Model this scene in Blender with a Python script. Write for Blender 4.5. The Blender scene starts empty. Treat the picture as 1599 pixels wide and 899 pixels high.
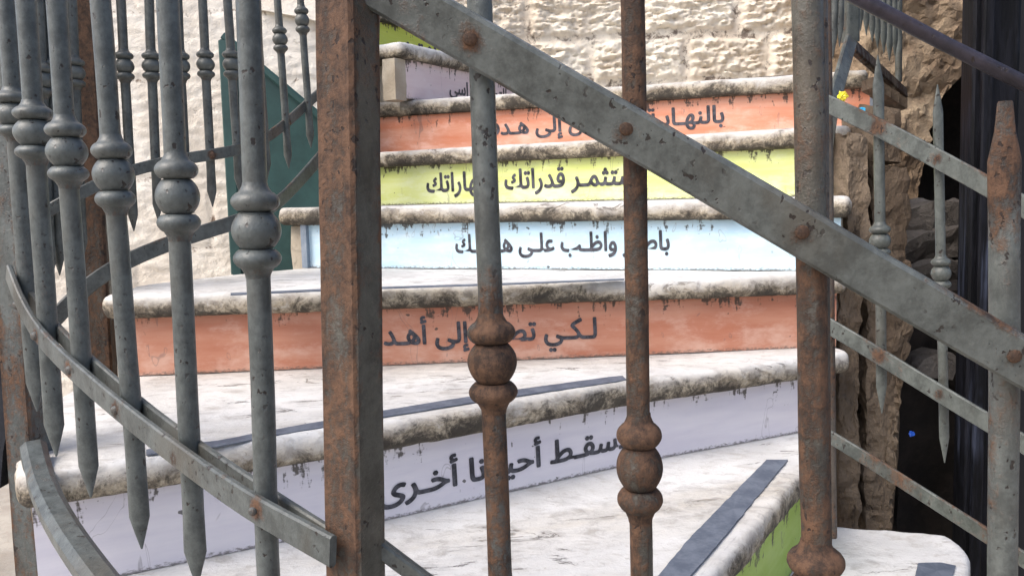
import bpy, bmesh, math, random
import numpy as np
from mathutils import Vector, Matrix, noise
random.seed(7)
SC = bpy.context.scene
COL = SC.collection

# ------------------------------------------------------------------ camera
EYE = Vector((0, 0, 1.6))
FPX = 1240.0
PITCH, ROLL = math.radians(6.19), math.radians(1.3)
R0, U0, FW = Vector((1, 0, 0)), Vector((0, math.sin(PITCH), math.cos(PITCH))), Vector((0, math.cos(PITCH), -math.sin(PITCH)))
RT = R0 * math.cos(ROLL) - U0 * math.sin(ROLL)
UP = U0 * math.cos(ROLL) + R0 * math.sin(ROLL)
cam = bpy.data.cameras.new('camera')
cam.sensor_width = 36.0
cam.lens = FPX * 36.0 / 1599.0
cam.clip_start, cam.clip_end = 0.02, 1000
camo = bpy.data.objects.new('camera', cam)
COL.objects.link(camo)
camo.matrix_world = Matrix(((RT.x, UP.x, -FW.x, EYE.x), (RT.y, UP.y, -FW.y, EYE.y), (RT.z, UP.z, -FW.z, EYE.z), (0, 0, 0, 1)))
SC.camera = camo

# ------------------------------------------------------------------ sky, sun, exposure
TOSUN = Vector((-0.62, -0.36, 0.85)).normalized()
W = bpy.data.worlds.new('World')
SC.world = W
W.use_nodes = True
wn = W.node_tree.nodes
wl = W.node_tree.links
sky = wn.new('ShaderNodeTexSky')
sky.sky_type = 'NISHITA'
sky.sun_disc = False
sky.sun_elevation = math.asin(TOSUN.z)
sky.sun_rotation = math.atan2(TOSUN.x, TOSUN.y) % (2 * math.pi)
sky.dust_density = 4.0
sky.air_density = 0.8
bg = wn['Background']
bg.inputs[1].default_value = 0.15
wl.new(sky.outputs[0], bg.inputs[0])
sl = bpy.data.lights.new('sun', 'SUN')
sl.energy = 1.25
sl.angle = math.radians(40)
sl.color = (1, 0.97, 0.925)
slo = bpy.data.objects.new('sun', sl)
COL.objects.link(slo)
slo.rotation_euler = TOSUN.to_track_quat('Z', 'Y').to_euler()
vs = SC.view_settings
vs.view_transform = 'Standard'
vs.look = 'None'
vs.gamma = 1
vs.use_curve_mapping = False
vs.exposure = 1.0


# ------------------------------------------------------------------ helpers: measuring
def ray(px, py):
    return FW + RT * ((px - 799.5) / FPX) + UP * ((449.5 - py) / FPX)


def on_z(px, py, h):
    """point seen at px,py lying at height h relative to the eye"""
    v = ray(px, py)
    return EYE + v * (h / v.z)


def on_y(px, py, d):
    """point seen at px,py at distance d in front of the eye"""
    v = ray(px, py)
    return EYE + v * (d / v.y)


def on_plane(px, py, a, b):
    """point seen at px,py in the vertical plane through a and b"""
    n = Vector((b.y - a.y, a.x - b.x, 0))
    v = ray(px, py)
    return EYE + v * ((a - EYE).dot(n) / v.dot(n))


def fbm(p, o=4):
    return noise.fractal(p, 0.9, 2.1, o, noise_basis='PERLIN_ORIGINAL')


# ------------------------------------------------------------------ helpers: materials
class NT:
    def __init__(self, name, rough=0.7, metal=0.0, spec=0.4):
        self.m = bpy.data.materials.new(name)
        self.m.use_nodes = True
        self.n = self.m.node_tree.nodes
        self.l = self.m.node_tree.links
        self.b = self.n['Principled BSDF']
        self.b.inputs['Roughness'].default_value = rough
        self.b.inputs['Metallic'].default_value = metal
        self.b.inputs['Specular IOR Level'].default_value = spec
        self.tc = self.n.new('ShaderNodeTexCoord')

    def link(self, a, b):
        self.l.new(a, b)

    def noise(self, scale, detail=4, rough=0.6, stretch=None, off=(0, 0, 0), src='Object', dist=0.0):
        mp = self.n.new('ShaderNodeMapping')
        mp.inputs['Location'].default_value = off
        if stretch:
            mp.inputs['Scale'].default_value = stretch
        self.link(self.tc.outputs[src], mp.inputs[0])
        t = self.n.new('ShaderNodeTexNoise')
        t.inputs['Scale'].default_value = scale
        t.inputs['Detail'].default_value = detail
        t.inputs['Roughness'].default_value = rough
        t.inputs['Distortion'].default_value = dist
        self.link(mp.outputs[0], t.inputs['Vector'])
        return t.outputs['Fac']

    def voro(self, scale, stretch=None, feature='F1', src='Object'):
        mp = self.n.new('ShaderNodeMapping')
        if stretch:
            mp.inputs['Scale'].default_value = stretch
        self.link(self.tc.outputs[src], mp.inputs[0])
        t = self.n.new('ShaderNodeTexVoronoi')
        t.feature = feature
        t.inputs['Scale'].default_value = scale
        self.link(mp.outputs[0], t.inputs['Vector'])
        return t.outputs['Distance']

    def ramp(self, f, lo, hi, a=0.0, b=1.0):
        t = self.n.new('ShaderNodeMapRange')
        t.interpolation_type = 'SMOOTHSTEP'
        for k, v in zip(('From Min', 'From Max', 'To Min', 'To Max'), (lo, hi, a, b)):
            t.inputs[k].default_value = v
        self.link(f, t.inputs['Value'])
        return t.outputs[0]

    def math(self, op, a, b=None, clamp=False):
        t = self.n.new('ShaderNodeMath')
        t.operation = op
        t.use_clamp = clamp
        for i, x in enumerate((a, b)):
            if x is None:
                continue
            if isinstance(x, (int, float)):
                t.inputs[i].default_value = x
            else:
                self.link(x, t.inputs[i])
        return t.outputs[0]

    def mix(self, f, a, b):
        t = self.n.new('ShaderNodeMix')
        t.data_type = 'RGBA'
        if isinstance(f, (int, float)):
            t.inputs[0].default_value = f
        else:
            self.link(f, t.inputs[0])
        for i, x in ((6, a), (7, b)):
            if isinstance(x, tuple):
                t.inputs[i].default_value = (*x, 1)
            else:
                self.link(x, t.inputs[i])
        return t.outputs[2]

    def attr(self, name):
        t = self.n.new('ShaderNodeAttribute')
        t.attribute_name = name
        return t.outputs['Fac']

    def color(self, c):
        if isinstance(c, tuple):
            self.b.inputs['Base Color'].default_value = (*c, 1)
        else:
            self.link(c, self.b.inputs['Base Color'])

    def rough(self, f):
        self.link(f, self.b.inputs['Roughness'])

    def bump(self, f, strength=0.4, dist=0.004, prev=None):
        t = self.n.new('ShaderNodeBump')
        t.inputs['Strength'].default_value = strength
        t.inputs['Distance'].default_value = dist
        self.link(f, t.inputs['Height'])
        if prev is not None:
            self.link(prev, t.inputs['Normal'])
        self.link(t.outputs[0], self.b.inputs['Normal'])
        return t.outputs[0]


def mat_iron(name, paint, rust=0.5, off=(0, 0, 0)):
    """old grey paint on wrought iron: chips, drips and rust of their own shape; attribute 'rust' adds more"""
    g = NT(name, 0.6, 0.0, 0.35)
    big = g.noise(11, 6, 0.72, (1, 1, 0.32), off)
    fine = g.noise(140, 5, 0.75, None, off)
    mid = g.noise(48, 5, 0.75, (1, 1, 0.6), (off[0] + 2, off[1], 4))
    speck = g.noise(150, 2, 0.5, (1, 1, 0.8), (off[0] + 3, 1, 2))
    patch = g.noise(14, 4, 0.6, None, (off[0] + 1, 5, 2))
    big2 = g.noise(58, 3, 0.6, (1, 1, 0.6), (off[0] + 6, 4, 2))
    a = g.math('ADD', big, g.math('MULTIPLY', g.attr('rust'), 0.40))
    a = g.math('ADD', a, g.math('MULTIPLY', g.math('SUBTRACT', fine, 0.5), 0.42))
    a = g.math('ADD', a, g.math('MULTIPLY', g.math('SUBTRACT', mid, 0.5), 0.38))
    lo = 0.78 - 0.36 * rust
    m = g.ramp(a, lo, lo + 0.24)
    chips = g.math('MULTIPLY', g.ramp(speck, 0.64, 0.67), g.ramp(patch, 0.47, 0.56))
    chips = g.math('MAXIMUM', chips, g.ramp(big2, 0.715, 0.73))
    pn = g.noise(30, 5, 0.7, (1, 1, 0.7), off)
    p2 = tuple(min(1, c * 1.34) for c in paint)
    p1 = tuple(c * 0.62 for c in paint)
    pv = g.math('ADD', g.math('MULTIPLY', pn, 0.7), g.math('MULTIPLY', fine, 0.3))
    pc = g.mix(g.ramp(pv, 0.36, 0.64), p1, p2)
    tint = g.noise(7, 4, 0.65, (1, 1, 0.5), (off[0] + 8, 2, 2))
    pc = g.mix(g.ramp(tint, 0.5, 0.72, 0, 0.55), pc, (paint[0] * 1.05, paint[1] * 0.80, paint[2] * 0.62))
    rn = g.math('ADD', g.math('MULTIPLY', mid, 0.65), g.math('MULTIPLY', fine, 0.35))
    rc = g.mix(g.ramp(rn, 0.38, 0.62), (0.024, 0.015, 0.011), (0.115, 0.062, 0.036))
    c = g.mix(m, pc, rc)
    c = g.mix(g.math('MULTIPLY', chips, 0.9), c, (0.020, 0.014, 0.012))
    g.color(c)
    g.rough(g.ramp(g.math('ADD', m, g.math('MULTIPLY', g.math('SUBTRACT', mid, 0.5), 0.8)), 0, 1, 0.36, 0.8))
    h = g.math('ADD', g.math('MULTIPLY', m, g.math('MULTIPLY', fine, 1.2)), g.math('MULTIPLY', fine, 0.6))
    h = g.math('SUBTRACT', g.math('ADD', h, g.math('MULTIPLY', mid, 0.5)), g.math('MULTIPLY', chips, 0.7))
    g.bump(h, 0.75, 0.0014)
    return g.m


def mat_stone(name, light, mid, dark, grime=0.5, chip=14, bump=0.7, dist=0.006, stretch=None, off=(0, 0, 0)):
    g = NT(name, 0.85, 0, 0.25)
    n1 = g.noise(5, 5, 0.6, stretch, off)
    n2 = g.noise(28, 6, 0.7, stretch, off, dist=0.4)
    n3 = g.noise(110, 4, 0.7, None, off)
    n4 = g.noise(chip, 6, 0.75, stretch, (off[0] + 9, 4, 1), dist=0.8)
    c = g.mix(g.ramp(n1, 0.35, 0.65), light, mid)
    c = g.mix(g.ramp(n2, 0.52, 0.72, 0, 0.8), c, mid)
    k = g.math('ADD', n4, g.math('MULTIPLY', g.attr('grime'), 0.3))
    k = g.math('ADD', k, g.math('MULTIPLY', g.math('SUBTRACT', n3, 0.5), 0.18))
    c = g.mix(g.ramp(k, 0.80 - 0.25 * grime, 0.97 - 0.25 * grime, 0, 0.93), c, dark)
    g.color(c)
    h = g.math('ADD', g.math('MULTIPLY', n2, 1.0), g.math('MULTIPLY', n3, 0.45))
    h = g.math('SUBTRACT', h, g.math('MULTIPLY', g.ramp(n4, 0.6, 0.66), 0.35))
    g.bump(h, bump, dist)
    return g.m


def mat_tread():
    """worn white limestone: hairline chips on top, lichen along the rounded nose"""
    g = NT('worn_limestone', 0.75, 0, 0.3)
    n1 = g.noise(4, 5, 0.6)
    n2 = g.noise(34, 6, 0.7, (0.6, 1, 1), dist=0.5)
    n3 = g.noise(150, 4, 0.7)
    n4 = g.noise(17, 6, 0.72, (0.35, 1.2, 1), (7, 3, 1), dist=1.2)
    lich = g.noise(19, 6, 0.8, None, (2, 8, 4), dist=0.5)
    c = g.mix(g.ramp(n1, 0.3, 0.7), (0.67, 0.665, 0.645), (0.51, 0.505, 0.49))
    c = g.mix(g.ramp(n2, 0.48, 0.72, 0, 0.8), c, (0.40, 0.375, 0.34))
    n5 = g.noise(8, 6, 0.75, (0.5, 1, 1), (1, 6, 2), dist=1.0)
    c = g.mix(g.ramp(n5, 0.52, 0.66, 0, 0.45), c, (0.33, 0.32, 0.31))
    c = g.mix(g.ramp(n3, 0.60, 0.72, 0, 0.5), c, (0.24, 0.22, 0.2))
    crack = g.math('MULTIPLY', g.ramp(n4, 0.615, 0.64), g.ramp(n4, 0.69, 0.655))
    c = g.mix(g.math('MULTIPLY', crack, 0.75), c, (0.09, 0.08, 0.075))
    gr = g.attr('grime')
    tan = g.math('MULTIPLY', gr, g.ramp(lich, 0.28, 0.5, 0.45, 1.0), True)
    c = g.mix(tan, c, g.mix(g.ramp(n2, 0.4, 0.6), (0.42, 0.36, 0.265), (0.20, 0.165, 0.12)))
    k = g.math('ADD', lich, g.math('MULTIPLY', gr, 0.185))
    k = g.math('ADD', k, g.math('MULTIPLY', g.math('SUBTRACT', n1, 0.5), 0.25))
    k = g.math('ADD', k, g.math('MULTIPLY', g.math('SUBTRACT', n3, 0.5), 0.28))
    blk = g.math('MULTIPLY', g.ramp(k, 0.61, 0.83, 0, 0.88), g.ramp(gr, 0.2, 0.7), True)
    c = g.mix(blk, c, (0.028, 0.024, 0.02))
    g.color(c)
    h = g.math('ADD', g.math('MULTIPLY', n2, 1.0), g.math('MULTIPLY', n3, 0.5))
    h = g.math('SUBTRACT', h, g.math('MULTIPLY', crack, 0.9))
    h = g.math('ADD', h, g.math('MULTIPLY', g.math('MULTIPLY', gr, lich), 1.6))
    g.bump(h, 0.5, 0.005)
    return g.m


def mat_panel(name, c1, c2, wear=(0.75, 0.74, 0.72), gl=0.35, seed=0.0, fade=0.4):
    """painted riser panel: mottled paint, dirt runs that start at the top edge, scuffs (UV: x metres, y 0..1)"""
    g = NT(name, gl, 0, 0.5)
    sx = g.n.new('ShaderNodeSeparateXYZ')
    g.link(g.tc.outputs['UV'], sx.inputs[0])
    n1 = g.noise(3.2, 4, 0.6, None, (seed, 0, 0), 'UV')
    c = g.mix(g.ramp(n1, 0.3, 0.7), c1, c2)
    n2 = g.noise(9, 5, 0.7, (1, 0.25, 1), (seed, 3, 0), 'UV')
    wf = g.math('ADD', n2, g.math('MULTIPLY', g.math('SUBTRACT', 0.5, sx.outputs[1]), 0.16))
    c = g.mix(g.ramp(wf, 0.46, 0.74, 0, fade), c, wear)
    n6 = g.noise(22, 5, 0.7, (1, 0.4, 1), (seed, 8, 3), 'UV')
    c = g.mix(g.ramp(n6, 0.55, 0.8, 0, 0.35), c, wear)
    runs = g.noise(46, 3, 0.7, (1, 0.035, 1), (seed, 1, 0), 'UV')
    patch = g.noise(4.5, 4, 0.7, None, (seed + 5, 1, 0), 'UV')
    fr = g.noise(120, 3, 0.6, (1, 0.25, 1), (seed, 7, 0), 'UV')
    k = g.math('ADD', g.math('MULTIPLY', sx.outputs[1], 0.9), g.math('MULTIPLY', g.math('SUBTRACT', runs, 0.5), 2.3))
    k = g.math('ADD', k, g.math('MULTIPLY', g.math('SUBTRACT', patch, 0.5), 0.9))
    k = g.math('ADD', k, g.math('MULTIPLY', g.math('SUBTRACT', fr, 0.5), 0.5))
    d1 = g.ramp(k, 0.90, 1.10, 0, 0.9)
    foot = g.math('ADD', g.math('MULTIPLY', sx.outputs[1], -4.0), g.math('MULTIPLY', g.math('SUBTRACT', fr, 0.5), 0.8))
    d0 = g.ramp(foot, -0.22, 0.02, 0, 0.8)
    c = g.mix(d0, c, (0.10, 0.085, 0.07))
    spots = g.noise(34, 2, 0.5, (1, 0.16, 1), (seed, 4, 0), 'UV')
    d2 = g.ramp(spots, 0.735, 0.755, 0, 0.85)
    scr = g.noise(13, 2, 0.5, (1, 0.05, 1), (seed, 2, 5), 'UV', dist=2.0)
    d3 = g.math('MULTIPLY', g.ramp(scr, 0.66, 0.67), g.ramp(scr, 0.685, 0.675))
    c = g.mix(g.math('MULTIPLY', d3, 0.4), c, (0.12, 0.1, 0.1))
    c = g.mix(d2, c, (0.04, 0.035, 0.03))
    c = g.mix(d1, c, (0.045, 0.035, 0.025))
    g.color(c)
    g.rough(g.ramp(n2, 0.3, 0.7, gl, gl + 0.25))
    g.bump(g.math('ADD', g.math('MULTIPLY', n2, 0.6), g.math('MULTIPLY', fr, 0.2)), 0.25, 0.0015)
    return g.m


def mat_simple(name, c1, c2, scale=12, rough=0.6, stretch=None, bump=0.3, dist=0.002, metal=0.0):
    g = NT(name, rough, metal, 0.4)
    n = g.noise(scale, 5, 0.65, stretch)
    f = g.noise(scale * 6, 3, 0.6, stretch)
    g.color(g.mix(g.ramp(g.math('ADD', g.math('MULTIPLY', n, 0.75), g.math('MULTIPLY', f, 0.25)), 0.38, 0.62), c1, c2))
    g.bump(g.math('ADD', n, g.math('MULTIPLY', f, 0.4)), bump, dist)
    return g.m


M = {}
M['iron_front'] = mat_iron('grey_painted_iron_rusting', (0.090, 0.099, 0.094), 0.42)
M['iron_rusty'] = mat_iron('rust_streaked_iron', (0.078, 0.076, 0.064), 0.62, (2, 1, 0))
M['iron_left'] = mat_iron('grey_green_painted_iron', (0.079, 0.089, 0.087), 0.38, (5, 3, 1))
M['iron_back'] = mat_iron('dull_grey_iron', (0.066, 0.072, 0.068), 0.45, (7, 2, 3))
M['iron_right'] = mat_iron('pale_grey_iron_speckled', (0.082, 0.091, 0.084), 0.42, (1, 8, 3))
M['iron_brown'] = mat_iron('brown_rusted_iron', (0.08, 0.07, 0.06), 0.95, (4, 4, 3))
M['rust'] = mat_iron('bare_rusty_rivet', (0.08, 0.055, 0.04), 1.0, (4, 9, 3))
M['pipe'] = mat_iron('dark_violet_painted_pipe', (0.028, 0.024, 0.032), 0.5, (6, 5, 3))
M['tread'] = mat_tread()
M['core'] = mat_stone('rough_step_core_stone', (0.46, 0.41, 0.33), (0.33, 0.28, 0.21), (0.06, 0.05, 0.04), 0.6)
M['wall'] = mat_stone('pale_limestone_block', (0.77, 0.71, 0.60), (0.66, 0.575, 0.46), (0.16, 0.125, 0.10), 0.40, 22, 0.8, 0.006)
M['wall_left'] = mat_stone('cream_limestone_block', (0.80, 0.75, 0.66), (0.70, 0.63, 0.53), (0.20, 0.14, 0.10), 0.34, 24, 0.8, 0.006, None, (3, 3, 0))
M['rock'] = mat_stone('tan_bedrock', (0.40, 0.31, 0.21), (0.22, 0.155, 0.10), (0.05, 0.04, 0.03), 0.6, 14, 1.0, 0.012, None, (6, 1, 0))
M['pier'] = mat_stone('brown_rubble_masonry', (0.17, 0.130, 0.092), (0.075, 0.054, 0.037), (0.014, 0.010, 0.008), 0.95, 11, 1.0, 0.012, (1, 1, 0.45), (1, 6, 0))
M['rubble'] = mat_stone('grey_rubble_stone', (0.13, 0.12, 0.11), (0.08, 0.07, 0.062), (0.05, 0.04, 0.04), 0.6, 12, 1.0, 0.01)
M['soil'] = mat_simple('shade_black_cave_earth', (0.010, 0.008, 0.007), (0.022, 0.017, 0.014), 8, 0.95, None, 0.6, 0.01)  # the cave's shade is put into the colour as near black
M['black'] = mat_simple('shade_black_boards', (0.006, 0.006, 0.007), (0.013, 0.012, 0.014), 10, 0.7, (1, 1, 0.1))  # for the added boards, black so that the right edge goes dark
_t = NT('weathered_timber_blue_sheen', 0.6, 0, 0.15)
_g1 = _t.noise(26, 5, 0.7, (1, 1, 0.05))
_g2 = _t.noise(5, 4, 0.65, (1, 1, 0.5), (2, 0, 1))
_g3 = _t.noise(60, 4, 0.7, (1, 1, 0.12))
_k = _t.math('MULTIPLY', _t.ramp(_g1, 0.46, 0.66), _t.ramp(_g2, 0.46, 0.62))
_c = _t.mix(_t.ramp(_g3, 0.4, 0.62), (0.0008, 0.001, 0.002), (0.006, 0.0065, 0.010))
_t.color(_t.mix(_k, _c, (0.040, 0.048, 0.075)))  # bluish sheen painted into the colour as paler grain streaks
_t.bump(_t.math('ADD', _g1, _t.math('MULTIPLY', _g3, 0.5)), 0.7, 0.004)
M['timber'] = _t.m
M['green'] = mat_simple('dark_green_painted_sheet', (0.012, 0.042, 0.041), (0.020, 0.062, 0.058), 7, 0.5)
M['ink'] = mat_simple('faded_black_lettering_paint', (0.016, 0.016, 0.022), (0.085, 0.085, 0.10), 45, 0.5)
M['tape'] = mat_simple('worn_blue_grey_grip_tape', (0.075, 0.09, 0.12), (0.13, 0.15, 0.185), 22, 0.55, None, 0.4, 0.001)
M['ground'] = mat_stone('dusty_paving_ground', (0.42, 0.38, 0.32), (0.32, 0.28, 0.23), (0.1, 0.08, 0.07), 0.4)
M['trim'] = mat_simple('slate_blue_edge_paint', (0.17, 0.21, 0.26), (0.25, 0.29, 0.34), 20, 0.6)
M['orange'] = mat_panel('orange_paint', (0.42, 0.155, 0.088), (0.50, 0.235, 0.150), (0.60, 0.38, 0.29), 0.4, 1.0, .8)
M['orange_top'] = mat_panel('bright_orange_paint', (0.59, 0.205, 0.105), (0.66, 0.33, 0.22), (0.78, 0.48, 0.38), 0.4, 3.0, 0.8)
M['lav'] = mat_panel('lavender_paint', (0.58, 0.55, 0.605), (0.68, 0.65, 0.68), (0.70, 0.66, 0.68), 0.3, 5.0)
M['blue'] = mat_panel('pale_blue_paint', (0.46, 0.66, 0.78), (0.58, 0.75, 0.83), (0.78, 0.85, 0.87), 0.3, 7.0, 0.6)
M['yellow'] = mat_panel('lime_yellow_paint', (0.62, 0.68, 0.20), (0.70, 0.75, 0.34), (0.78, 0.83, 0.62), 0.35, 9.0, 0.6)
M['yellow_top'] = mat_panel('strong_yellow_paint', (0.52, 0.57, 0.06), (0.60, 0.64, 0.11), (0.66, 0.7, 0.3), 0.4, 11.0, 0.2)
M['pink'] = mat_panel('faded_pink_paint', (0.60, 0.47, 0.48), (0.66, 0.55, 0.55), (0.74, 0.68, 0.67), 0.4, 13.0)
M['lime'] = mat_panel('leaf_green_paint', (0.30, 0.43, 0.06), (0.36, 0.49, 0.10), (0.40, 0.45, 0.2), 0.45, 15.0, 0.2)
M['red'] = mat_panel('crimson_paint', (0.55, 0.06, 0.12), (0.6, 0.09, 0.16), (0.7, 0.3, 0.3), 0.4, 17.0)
M['wrap_y'] = mat_simple('yellow_foil', (0.75, 0.60, 0.02), (0.85, 0.72, 0.06), 40, 0.3)
M['wrap_b'] = mat_simple('sky_blue_plastic', (0.03, 0.35, 0.62), (0.06, 0.45, 0.72), 40, 0.3)
M['wrap_d'] = mat_simple('strong_blue_plastic', (0.01, 0.06, 0.35), (0.02, 0.10, 0.5), 40, 0.3)
M['cloth'] = mat_simple('black_cloth', (0.008, 0.009, 0.013), (0.016, 0.018, 0.024), 30, 0.9)


# ------------------------------------------------------------------ helpers: objects and mesh
def tag(o, label=None, cat=None, group=None, kind=None):
    if label: o['label'] = label
    if cat: o['category'] = cat
    if group: o['group'] = group
    if kind: o['kind'] = kind
    return o


def thing(name, loc, label, cat, group=None):
    o = bpy.data.objects.new(name, None)
    o.empty_display_size = 0.05
    COL.objects.link(o)
    o.location = loc
    return tag(o, label, cat, group)


def world_loc(o):
    v = Vector((0, 0, 0))
    while o is not None:
        v += o.location
        o = o.parent
    return v


class MB:
    def __init__(self):
        self.bm = bmesh.new()
        self.at = {'rust': self.bm.verts.layers.float.new('rust'), 'grime': self.bm.verts.layers.float.new('grime')}

    def rings(self, rings, cap0=True, cap1=True, closed=True, rust=0.0):
        L = []
        for i, r in enumerate(rings):
            row = []
            for p in r:
                v = self.bm.verts.new(p)
                v[self.at['rust']] = rust[i] if isinstance(rust, (list, tuple)) else rust
                row.append(v)
            L.append(row)
        n = len(L[0])
        for a, b in zip(L, L[1:]):
            for i in range(n if closed else n - 1):
                j = (i + 1) % n
                self.bm.faces.new((a[i], a[j], b[j], b[i]))
        if cap0: self.bm.faces.new(list(reversed(L[0])))
        if cap1: self.bm.faces.new(L[-1])
        return L

    def build(self, name, mat, parent=None, smooth=True, sharp=40, origin=None):
        bmesh.ops.recalc_face_normals(self.bm, faces=self.bm.faces)
        base = world_loc(parent) if parent else Vector((0, 0, 0))
        if origin is None:
            origin = sum((v.co for v in self.bm.verts), Vector()) / max(1, len(self.bm.verts))
        for v in self.bm.verts: v.co -= origin
        for f in self.bm.faces: f.smooth = smooth
        if smooth:
            lim = math.radians(sharp)
            for e in self.bm.edges:
                if len(e.link_faces) == 2 and e.calc_face_angle(0) > lim:
                    e.smooth = False
        me = bpy.data.meshes.new(name)
        self.bm.to_mesh(me)
        self.bm.free()
        me.materials.append(mat)
        o = bpy.data.objects.new(name, me)
        COL.objects.link(o)
        o.parent = parent
        o.location = origin - base
        return o

    # ---- shapes
    def lathe(self, p0, p1, prof, n=20, rust=0.0):
        """prof: list of (distance from p0, radius) along p0->p1"""
        ax = (p1 - p0).normalized()
        x = ax.cross(Vector((0, 1, 0))).normalized()
        y = ax.cross(x)
        rs = []
        for s, r in prof:
            c = p0 + ax * s
            k = 1 + 0.03 * noise.noise(c * 60)
            rs.append([c + (x * math.cos(t) + y * math.sin(t)) * r * k for t in (2 * math.pi * i / n for i in range(n))])
        self.rings(rs, rust=rust)

    def shaft(self, p0, p1, r, tip0=False, tip1=False, n=18, tipk=1.0, leaf=0.0, rust=0.0, blunt=0.0):
        """round bar from p0 to p1; tips are hammered flat and pointed"""
        L = (p1 - p0).length
        ax = (p1 - p0).normalized()
        x = ax.cross(Vector((0, 1, 0))).normalized()
        y = ax.cross(x)
        st = []
        tl, sl_ = 3.6 * r * tipk, 6.5 * r * tipk
        if tip0:
            st += [(0, .1 + blunt * .8, .08 + blunt * .3), (r * .25 * blunt, .1 + blunt, .1 + blunt * .3), (tl * .5, .62 + blunt * .25, .3 + blunt * .1), (tl, 1.12 + leaf, .5), (tl * 1.35, 1.1 + leaf, .62), (sl_ * 1.2, 1, 1)]
        elif leaf:
            st += [(0, 1.0 + leaf, .55), (L * .12, 1.05 + leaf, .6), (L * .2, 1, 1)]
        else:
            st += [(0, 1, 1)]
        end = L - (sl_ * 1.2 if tip1 else 0)
        s = st[-1][0] + 0.03
        while s < end - 0.02:
            st.append((s, 1, 1))
            s += 0.03
        if tip1:
            st += [(L - sl_ * 1.2, 1, 1), (L - tl * 1.35, 1.1 + leaf, .62), (L - tl, 1.12 + leaf, .5), (L - tl * .5, .62, .3), (L, .1, .08)]
        else:
            st += [(L, 1, 1)]
        rs, ru = [], []
        grad = rust if isinstance(rust, tuple) else None
        for s, a, b in st:
            c = p0 + ax * s
            w = Vector((noise.noise(c * 7), 0, 0)) * r * 0.10
            if grad: ru.append(grad[0] + (grad[1] - grad[0]) * max(0, min(1, (s / L - grad[2]) / .12)))
            rs.append([c + w + x * math.cos(t) * r * a * (1 + .035 * noise.noise(c * 40 + Vector((i, 0, 0)))) + y * math.sin(t) * r * b for i, t in enumerate(2 * math.pi * i / n for i in range(n))])
        self.rings(rs, rust=ru if grad else rust)

    def sweep(self, pts, w, t, wdir=None, rivets=(), edge=0.0, base=0.0, nw=6, dens=0.012, bev=0.12):
        """flat bar swept along pts: width w in the up-ish direction, thickness t in depth"""
        P = [pts[0]]
        for a, b in zip(pts, pts[1:]):
            k = max(1, int((b - a).length / dens))
            P += [a.lerp(b, i / k) for i in range(1, k + 1)]
        for _ in range(30 if len(pts) > 2 else 0):
            P = [P[0]] + [(P[i - 1] + P[i] * 2 + P[i + 1]) / 4 for i in range(1, len(P) - 1)] + [P[-1]]
        e = t * bev * 2
        sec = []
        hw, ht = w / 2, t / 2
        sec += [(-hw + e + (w - 2 * e) * i / nw, -ht) for i in range(nw + 1)]
        sec += [(hw, -ht + e), (hw, ht - e)]
        sec += [(hw - e - (w - 2 * e) * i / nw, ht) for i in range(nw + 1)]
        sec += [(-hw, ht - e), (-hw, -ht + e)]
        rows, rr = [], []
        for i, p in enumerate(P):
            tg = (P[min(i + 1, len(P) - 1)] - P[max(i - 1, 0)]).normalized()
            dp = Vector((-tg.y, tg.x, 0)) if wdir is None else wdir - tg * wdir.dot(tg)
            if wdir is None and dp.length < 0.05: dp = Vector((0, 1, 0))
            dp = dp.normalized()
            if dp.y < 0: dp = -dp
            up = tg.cross(dp).normalized()
            if up.z < 0: up = -up
            rows.append([p + up * (a + 0.0006 * noise.noise(p * 11 + Vector((0, 0, a * 20)))) + dp * b for a, b in sec])
        L = self.rings(rows)
        for row in L:
            for v, (a, b) in zip(row, sec):
                q = base
                for rp in rivets:
                    q = max(q, 1.25 * math.exp(-((v.co - rp).length / 0.0125) ** 2))
                if edge:
                    q = max(q, edge * max(0, abs(a) / hw - .55) / .45 * (0.5 + noise.noise(v.co * 14) * 1.6) * (1.0 if a > 0 else .5))
                v[self.at['rust']] = q

    def dome(self, p, r, n=14):
        rs = []
        for k in range(5):
            a = math.pi / 2 * k / 4.6
            rs.append([p + Vector((math.cos(t) * r * math.cos(a), -math.sin(a) * r * .62, math.sin(t) * r * math.cos(a))) for t in (2 * math.pi * i / n for i in range(n))])
        self.rings(rs, cap0=True, rust=0.5)

    def tube(self, pts, r, n=16):
        rs = []
        P = [pts[0]]
        for a, b in zip(pts, pts[1:]):
            k = max(1, int((b - a).length / 0.03))
            P += [a.lerp(b, i / k) for i in range(1, k + 1)]
        for i, p in enumerate(P):
            tg = (P[min(i + 1, len(P) - 1)] - P[max(i - 1, 0)]).normalized()
            x = tg.cross(Vector((0, 0, 1))).normalized()
            y = tg.cross(x)
            rs.append([p + (x * math.cos(t) + y * math.sin(t)) * r * (1 + .03 * noise.noise(p * 50)) for t in (2 * math.pi * i / n for i in range(n))])
        self.rings(rs)

    def post(self, p0, p1, wx, wy, turn=0.0, rust=(0, 0, 0, 0), bev=.08):
        """square section post, sides front/right/back/left after turning; rust per side"""
        ax = (p1 - p0).normalized()
        L = (p1 - p0).length
        c, s = math.cos(turn), math.sin(turn)
        X = Vector((c, s, 0)); Y = Vector((-s, c, 0))
        sec, side = [], []
        k = 5
        cs = [(-1, -1), (1, -1), (1, 1), (-1, 1)]
        for q in range(4):
            a, b = cs[q], cs[(q + 1) % 4]
            for i in range(k + 1):
                u = bev + (1 - 2 * bev) * i / k
                sec.append(((a[0] + (b[0] - a[0]) * u) * wx / 2, (a[1] + (b[1] - a[1]) * u) * wy / 2))
                side.append((q, i in (0, k)))
        n = max(2, int(L / .02))
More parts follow.
